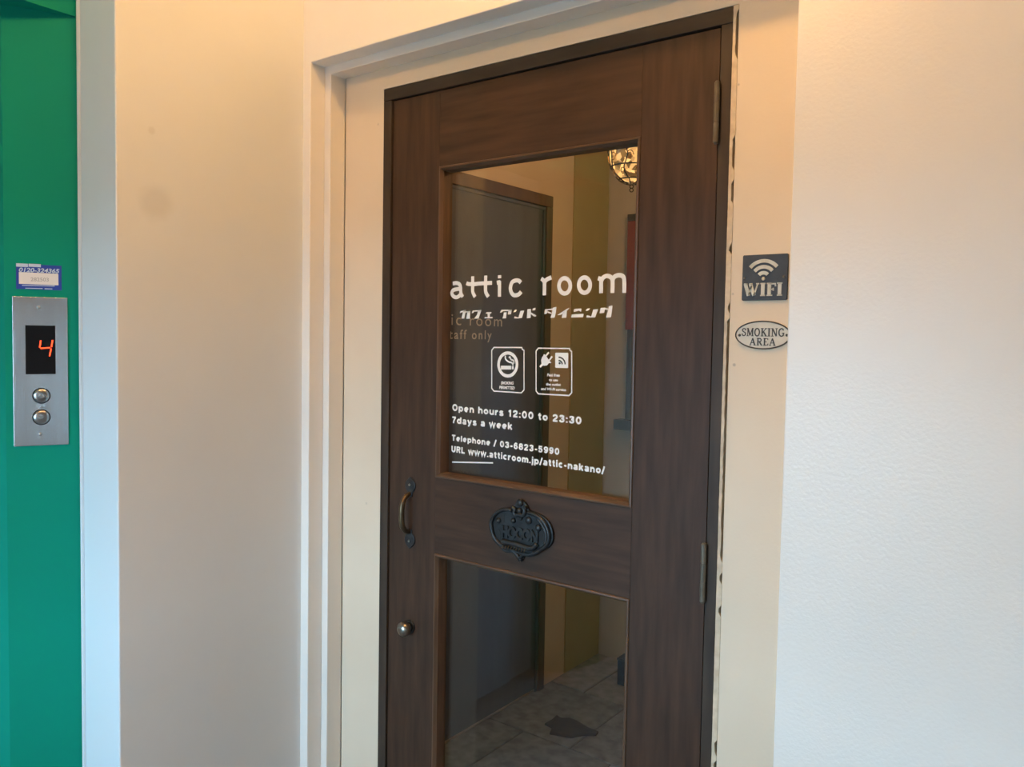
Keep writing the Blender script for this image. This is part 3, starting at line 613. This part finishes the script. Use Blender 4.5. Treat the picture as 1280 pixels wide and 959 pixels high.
def serif_word(name, word, x0, x1, z0, z1, y, th, m, parent, thick=0.085, thin=0.045, gap=0.08):
    tot = sum(SERIF[c][0] for c in word)+gap*(len(word)-1); sx = (x1-x0)/tot; sz = z1-z0; x = x0
    for c in word:
        wd, strokes, ser = SERIF[c]; bm = bmesh.new()
        for pts, t in strokes:
            h = (thin+(thick-thin)*t)*min(sx, sz)*1.0
            P = [(x+a*sx, z0+b*sz) for a, b in pts]
            stroke(bm, smooth_pts(P, 4) if len(P) > 4 else P, h, y, th)
        for a, b, zz in ser: stroke(bm, [(x+a*sx, z0+zz*sz), (x+b*sx, z0+zz*sz)], thin*0.9*sz, y, th)
        from_bm('raised_letter', bm, m, parent); x += (wd+gap)*sx
wp = [onY(u, v, -0.004) for u, v in ((928, 319.5), (985.3, 316.5), (983.8, 375), (927.5, 375.8))]
wx0, wx1, wz0, wz1 = (wp[0].x+wp[3].x)/2, (wp[1].x+wp[2].x)/2, (wp[2].z+wp[3].z)/2, (wp[0].z+wp[1].z)/2
wcx, ww, wh = (wx0+wx1)/2, wx1-wx0, wz1-wz0
ws = empty('wifi_sign', (wcx, 0.0, wz0)); tag(ws, 'square dark slate metal sign reading WIFI on the cream plaster', 'sign')
def WL(a, b): return ((a-0.5)*ww, b*wh)
k_ = 0.02
polyY('plate', [WL(k_, 0), WL(1-k_, 0), WL(1, k_), WL(1, 1-k_), WL(1-k_, 1), WL(k_, 1), WL(0, 1-k_), WL(0, k_)], -0.004, -0.0002, 'signdark', ws, 0.0008)
for rr_ in (0.385, 0.255, 0.125):
    bm = bmesh.new(); c_ = WL(0.475, 0.475)
    stroke(bm, arc(c_[0], c_[1], rr_*ww, rr_*wh, 90-50, 90+50, 16), 0.0031, -0.004, 0.0012); from_bm('signal_arc', bm, 'signpale', ws)
bm = bmesh.new(); c_ = WL(0.475, 0.47); lathe(bm, [(0.0033, 0), (0.0033, -0.001), (0.0018, -0.0016)], (c_[0], -0.004, c_[1]), 'y', 14); from_bm('signal_dot', bm, 'signpale', ws, True)
serif_word('letter', 'WIFI', WL(0.05, 0)[0], WL(0.90, 0)[0], WL(0, 0.105)[1], WL(0, 0.365)[1], -0.004, 0.0012, 'signpale', ws, 0.15, 0.06)
for a in (0.055, 0.915):
    c_ = WL(a, 0.49); bm = bmesh.new(); lathe(bm, [(0.0024, 0), (0.0024, -0.0006), (0.0012, -0.0011)], (c_[0], -0.004, c_[1]), 'y', 12); from_bm('screw', bm, 'hinge', ws, True)

e0, eT, eB = onY(918.9, 419.0, -0.003), onY(953.7, 401.0, -0.003), onY(953.7, 436.8, -0.003)
ecx, ea, eb = eT.x, eT.x-e0.x, (eT.z-eB.z)/2; ecz = (eT.z+eB.z)/2
ss = empty('smoking_area_sign', (ecx, 0.0, ecz-eb)); tag(ss, 'small cream oval sign reading SMOKING AREA with dark rim', 'sign')
ell = lambda a, b: [(a*math.cos(t), eb+b*math.sin(t)) for t in (2*PI*k/48 for k in range(48))]
polyY('plate', ell(ea, eb), -0.0028, -0.0002, 'oval', ss)
bm = bmesh.new(); tube(bm, [(x, -0.003, z_) for x, z_ in ell(ea-0.001, eb-0.001)], 0.0012, 8, True); from_bm('rim', bm, 'ovaldark', ss, True)
def EL_(u, v): p = onY(912+u/16, 394+v/16, -0.003); return (p.x-ecx, p.z-(ecz-eb))
serif_word('letter', 'SMOKING', EL_(252, 0)[0], EL_(1110, 0)[0], EL_(680, 418)[1], EL_(680, 268)[1], -0.0028, 0.0007, 'ovaldark', ss, 0.09, 0.05)
serif_word('letter', 'AREA', EL_(412, 0)[0], EL_(940, 0)[0], EL_(680, 604)[1], EL_(680, 465)[1], -0.0028, 0.0007, 'ovaldark', ss, 0.09, 0.05)
for u in (200, 1150):
    a, b = EL_(u, 402); bm = bmesh.new(); lathe(bm, [(0.0024, 0), (0.0024, -0.0008), (0.0012, -0.0014)], (a, -0.0028, b), 'y', 12); from_bm('screw', bm, 'ovaldark', ss, True)

# ================================================================== LIFT CALL PANEL AND STICKER (on the splayed jamb)
tq = math.radians(25); nrm = Vector((math.cos(tq), -math.sin(tq), 0)); along = Vector((math.sin(tq), math.cos(tq), 0))
J0 = Vector((XG, YS, 0))
def onJ(u, v):
    r = ray(u, v); p = CAM + r*((J0-CAM).dot(nrm)/r.dot(nrm)); return ((p-J0).dot(along), p.z)
pa = [onJ(*q) for q in ((15.4, 370.4), (84.2, 372.7), (86, 555.2), (17.3, 558.4))]
px0, px1 = (pa[0][0]+pa[3][0])/2, (pa[1][0]+pa[2][0])/2; pzb, pzt = (pa[2][1]+pa[3][1])/2, (pa[0][1]+pa[1][1])/2
pcx = (px0+px1)/2; loc = J0+along*pcx+Vector((0, 0, pzb))
cp = empty('elevator_call_panel', loc, PI/2-tq); tag(cp, 'brushed steel lift call panel with red digit and two buttons', 'call panel')
def JL(u, v): a, b = onJ(u, v); return (a-pcx, b-pzb)
hw_ = (px1-px0)/2; hh_ = pzt-pzb
o = box('faceplate', -hw_, hw_, -0.0025, -0.0003, 0, hh_, 'steel', cp, 0.0006)
DZ = lambda a, b: JL(a/5.327, 390+b/5.327)
q0, q1 = DZ(172, 415), DZ(368, 92)
ds = box('display', q0[0], q1[0], -0.0033, -0.0024, q0[1], q1[1], 'black', cp, 0.0004)
bm = bmesh.new()
for seg in ([(272, 190), (265, 238)], [(270, 242), (335, 238)], [(350, 188), (343, 234)], [(341, 244), (330, 294)]):
    stroke(bm, [DZ(*p) for p in seg], [0.0013, 0.0013], -0.0034, 0.0002)
from_bm('digit', bm, 'led', ds)
for (u, v, tri) in ((276, 557, 1), (276, 700, -1)):
    x_, z_ = DZ(u, v); bm = bmesh.new()
    lathe(bm, [(0.0168, 0.0), (0.0168, -0.0016), (0.0152, -0.0016), (0.0150, -0.0006)], (x_, -0.0024, z_), 'y', 32)
    b_ = from_bm('button', bm, 'dark', cp, False)
    bm = bmesh.new(); lathe(bm, [(0.0150, -0.0005), (0.0150, -0.0024), (0.0138, -0.0040), (0.010, -0.0052), (0.005, -0.0058), (0.001, -0.0060)], (x_, -0.0024, z_), 'y', 32)
    from_bm('button_cap', bm, 'steel_btn', b_, True)
    bm = bmesh.new(); s = 0.0062; prism_y(bm, [(x_-s, z_-tri*s*0.6), (x_+s, z_-tri*s*0.6), (x_, z_+tri*s*0.75)], -0.0090, -0.0078); from_bm('arrow', bm, 'nickel', b_)
for (u, v) in ((48.5, 384.5), (50.5, 542.5)):
    x_, z_ = JL(u, v); bm = bmesh.new(); lathe(bm, [(0.0042, 0), (0.0040, -0.0010), (0.0028, -0.0019), (0.0008, -0.0023)], (x_, -0.0025, z_), 'y', 16); from_bm('screw', bm, 'steel_btn', cp, True)
# sticker
sa = [onJ(15+a/12, 320+b/12) for a, b in ((60, 115), (745, 150), (745, 518), (60, 495))]
sx0, sx1 = (sa[0][0]+sa[3][0])/2, (sa[1][0]+sa[2][0])/2; szb, szt = (sa[2][1]+sa[3][1])/2, (sa[0][1]+sa[1][1])/2
scx = (sx0+sx1)/2; sk = empty('service_sticker', J0+along*scx+Vector((0, 0, szb)), PI/2-tq); tag(sk, 'blue and white service sticker with phone number above call panel', 'sticker')
def SL(a, b): p = onJ(15+a/12, 320+b/12); return (p[0]-scx, p[1]-szb)
def srect(name, a0, b0, a1, b1, y, m):
    p, q = SL(a0, b0), SL(a1, b1); return box(name, p[0], q[0], y-0.0002, y, min(p[1], q[1]), max(p[1], q[1]), m, sk)
sw = (sx1-sx0)/2; box('sheet', -sw, sw, -0.0006, -0.0003, 0, szt-szb, 'blue', sk)
srect('print_patch', 105, 418, 695, 268, -0.0006, 'paper'); srect('print_patch', 62, 160, 240, 118, -0.0006, 'paper_blue'); srect('print_patch', 250, 162, 432, 125, -0.0006, 'paper_blue')
p, q = SL(98, 236), SL(702, 258); text_on('phone_number', '0120-324365', p, q, SL(98, 172)[1]-p[1], -0.0008, 'paper_blue', sk, 0.03, 1.0, th=0.0001, shear=0.2)
p, q = SL(280, 378), SL(552, 384); text_on('code_number', '282503', p, q, SL(280, 320)[1]-p[1], -0.0008, 'grey_print', sk, 0.02, 1.0, th=0.0001)
p, q = SL(130, 488), SL(600, 500); 
bm = bmesh.new(); stroke(bm, [SL(200, 484), SL(460, 490)], 0.0007, -0.0006, 0.0002); stroke(bm, [SL(490, 492), SL(605, 496)], 0.0009, -0.0006, 0.0002); stroke(bm, [SL(150, 440), SL(640, 452)], 0.0008, -0.0006, 0.0002); from_bm('fine_print', bm, 'paper_blue', sk)

# ================================================================== INSIDE THE ROOM
IX, IYE, IXR, IH = -0.4057, 1.77, 1.5, 2.42
structure(box('wall_room_left', IX-0.1, IX, 0.12, IYE+0.1, -0.12, IH, 'int_wall'), 'tan plaster wall inside the room, seen through the glass')
structure(box('wall_room_shade_panel', IX, IX+0.006, 1.487, IYE, 0, IH, 'int_corner_shade'), 'added olive panel with corner shade and green reflection in its colour')  # thin sheet over the tan wall, shade and reflection put into its colour
structure(box('wall_room_end', IX, IXR+0.1, IYE, IYE+0.1, -0.12, IH, 'int_end'), 'grey beige end wall inside the room')
structure(box('wall_room_right', IXR, IXR+0.1, 0.12, IYE, -0.12, IH, 'int_end'), 'right wall inside the room')
structure(box('ceiling_room', IX-0.1, IXR+0.1, 0.12, IYE+0.1, IH, IH+0.1, 'int_ceil'), 'ceiling inside the room')
fi = empty('floor_room', (0.5, 0.9, 0)); structure(fi, 'stone slab floor inside the room')
box('joint_bed', IX-0.5, IXR-0.5, 0.12-0.9, IYE-0.9, -0.12, -0.006, 'joint', fi)
ti = 0; yy = 0.13
while yy < IYE-0.02:
    y2 = min(yy+0.41, IYE-0.004); xx = IX+0.004-(0.2 if ti % 2 else 0.0)
    while xx < IXR-0.02:
        x2 = xx+random.choice((0.36, 0.44, 0.5)); xa, xb = max(xx, IX+0.004), min(x2, IXR-0.004)
        if xb-xa > 0.05: box('slab', xa-0.5, xb-0.5, yy-0.9, y2-0.9, -0.02, random.uniform(-0.0015, 0.0), random.choice(('slab', 'slab2')), fi, 0.002)
        xx = x2+0.008
    yy = y2+0.008; ti += 1
# staff door on the left wall
sd = empty('door_2', (IX, 0.86, 0), PI/2); structure(sd, 'dark grey staff door in a brown frame behind the glass')
def sbox(name, y0, y1, out0, out1, z0, z1, m, parent=sd, bv=0.001): return box(name, y0-0.86, y1-0.86, -out1, -out0, z0, z1, m, parent, bv)
sl = sbox('leaf', 0.44, 1.262, 0.001, 0.010, 0.012, 1.962, 'staff')
sbox('frame_jamb', 1.264, 1.305, 0.0005, 0.022, 0, 1.964, 'staffframe'); sbox('frame_jamb', 0.397, 0.438, 0.0005, 0.022, 0, 1.964, 'staffframe'); sbox('frame_head', 0.397, 1.305, 0.0005, 0.022, 1.965, 2.010, 'staffframe')
sbox('inner_stop', 1.250, 1.263, 0.0105, 0.016, 0.0, 1.95, 'staff'); sbox('inner_stop', 0.44, 1.263, 0.0105, 0.016, 1.951, 1.962, 'staff')
def IXp(u, v): p = onX(u, v, IX+0.0105); return (p.y-0.86, p.z)
p1 = IXp(627.5, 408.3); pr = IXp(590.5, 406.2)
wd_ = p1[0]-pr[0]
text_on('lettering', 'attic room', (p1[0]-wd_*2.30, p1[1]), p1, 0.042, -0.0102, 'vinyl_dim', sd, 0.0, 1.25)
p1 = IXp(614.5, 424.2); pr = IXp(591, 423.5); wd_ = p1[0]-pr[0]
text_on('lettering', 'staff only', (p1[0]-wd_*2.42, p1[1]), p1, 0.034, -0.0102, 'vinyl_dim', sd, 0.01, 1.3)
# hide rug
rp = [onZ(u, v, 0.004) for u, v in ((681, 905), (690, 900), (696, 894.5), (701, 898), (712, 898), (722, 902), (735, 910), (748, 915), (745, 919), (728, 919), (714, 922), (703, 920), (687, 917), (690, 910))]
rc = sum(rp, Vector())/len(rp)
bm = bmesh.new(); prism_z(bm, [(p.x-rc.x, p.y-rc.y) for p in rp], 0.0, 0.006)
rg = from_bm('hide_rug', bm, 'hide', None); rg.location = (rc.x, rc.y, 0.0); tag(rg, 'small ragged dark brown hide rug on the stone floor behind glass', 'rug')
# black block on the floor at the right edge of the lower pane
bp_ = onZ(771, 856, 0.0)
bk = empty('floor_box', (bp_.x+0.045, bp_.y+0.03, 0)); tag(bk, 'small black box standing on the floor behind the lower pane', 'box')
box('body', -0.045, 0.045, -0.03, 0.03, 0.0005, 0.105, 'black', bk, 0.004); box('lid', -0.047, 0.047, -0.032, 0.032, 0.105, 0.115, 'dark', bk, 0.002)
# red and black board on the end wall
b0, b1, b2 = onY(786, 268, IYE-0.03), onY(783, 412, IYE-0.03), onY(783, 524, IYE-0.03)
bz = onY(770, 536, IYE-0.03).z
bn = empty('hanging_board', (b0.x+0.05, IYE-0.002, bz)); tag(bn, 'tall red and black board with a black foot on the end wall', 'board')
box('red_panel', -0.055, 0.06, -0.028, -0.004, b1.z-bz, b0.z-bz-0.03, 'red', bn, 0.002); box('top_cap', -0.055, 0.06, -0.030, -0.002, b0.z-bz-0.0295, b0.z-bz, 'dark', bn, 0.001)
box('black_panel', -0.045, 0.06, -0.028, -0.004, 0.045, b1.z-bz-0.0005, 'dark', bn, 0.002); box('foot', -0.085, 0.06, -0.06, -0.001, 0, 0.0445, 'dark', bn, 0.002)
# pierced filigree pendant lamp hanging inside the room, half hidden by the door stile
YP = 0.80
pcn = onY(790.5, 190, YP); pl_e = onY(763.5, 190, YP); pbt = onY(790, 231, YP)
prx = (pcn-pl_e).length*0.98; prz = pcn.z-pbt.z
fl = empty('pendant_lamp', (pcn.x, YP, pcn.z)); tag(fl, 'glowing amber filigree pendant lamp in the top corner of the glass', 'lamp')
def ell_pt(az, el_, k=1.0): return (prx*k*math.cos(el_)*math.cos(az), prx*k*math.cos(el_)*math.sin(az), prz*k*math.sin(el_))
bm = bmesh.new(); lathe(bm, [(0.006, -prz*0.93)]+[(prx*0.93*math.cos(e_), prz*0.93*math.sin(e_)) for e_ in (math.radians(q_) for q_ in range(-80, 61, 10))], (0, 0, 0), 'z', 28); from_bm('amber_glass', bm, 'amber', fl, True)
for q_ in (0, -28, -58, 30):
    bm = bmesh.new(); e_ = math.radians(q_); tube(bm, [ell_pt(2*PI*k/28, e_) for k in range(28)], 0.0022, 6, True); from_bm('band', bm, 'iron', fl, True)
for k in range(8):
    bm = bmesh.new(); tube(bm, [ell_pt(2*PI*k/8+0.2+0.12*math.sin(j*1.1), math.radians(-82+j*10)) for j in range(15)], 0.0019, 6); from_bm('rib', bm, 'iron', fl, True)
for k in range(16):
    bm = bmesh.new(); a0_ = 2*PI*k/16; e0_ = math.radians(-14 if k % 2 else -43)
    tube(bm, [ell_pt(a0_+0.17*math.cos(t_)*(1-t_/9), e0_+0.17*math.sin(t_)*(1-t_/9), 1.0) for t_ in (j*0.6 for j in range(13))], 0.0016, 6); from_bm('scroll', bm, 'gold', fl, True)
bm = bmesh.new(); lathe(bm, [(prx*0.52, prz*0.84), (prx*0.50, prz*0.92), (prx*0.2, prz*1.15), (0.006, prz*1.3), (0.004, prz*1.32)], (0, 0, 0), 'z', 20); from_bm('cap', bm, 'iron', fl, True)
bm = bmesh.new(); tube(bm, [(0, 0, prz*1.25), (0, 0, IH-pcn.z-0.001)], 0.003, 8); from_bm('stem', bm, 'iron', fl)
for j, (v0, v1) in enumerate(((231, 235.5), (235.5, 240))):
    zc_ = (onY(789.5, v0, YP).z+onY(789.5, v1, YP).z)/2-pcn.z; rr_ = (onY(789.5, v0, YP).z-onY(789.5, v1, YP).z)/2
    bm = bmesh.new(); tube(bm, [((rr_*math.cos(2*PI*k/14))*0.8, (rr_*math.cos(2*PI*k/14))*0.6, zc_+rr_*math.sin(2*PI*k/14)) for k in range(14)], 0.0016, 6, True); from_bm('finial_ring', bm, 'iron', fl, True)

# ================================================================== LAMPS
def lamp(loc, ceil_z, m, label, r):
    t = empty('ceiling_lamp', (loc[0], loc[1], ceil_z)); tag(t, label, 'lamp')
    dz = loc[2]-ceil_z
    bm = bmesh.new(); lathe(bm, [(0.05, -0.0005), (0.05, -0.018), (0.022, -0.03), (0.022, dz+r*0.86), (0.012, dz+r*0.9)], (0, 0, 0), 'z', 24); from_bm('socket', bm, 'whitemetal', t)
    bm = bmesh.new(); bmesh.ops.create_uvsphere(bm, u_segments=24, v_segments=14, radius=r); bmesh.ops.translate(bm, verts=bm.verts, vec=(0, 0, dz)); from_bm('bulb', bm, m, t, True)
lamp((0.74, -0.50, 2.625), H, 'bulb', 'round warm bulb on the hall ceiling in front of the door', 0.04)
lamp((0.62, -1.40, 2.62), H, 'bulb_b', 'round warm bulb on the hall ceiling above the viewer', 0.04)
lamp((0.55, 0.95, 2.30), IH, 'bulb_room', 'round warm bulb on the ceiling inside the room', 0.035)
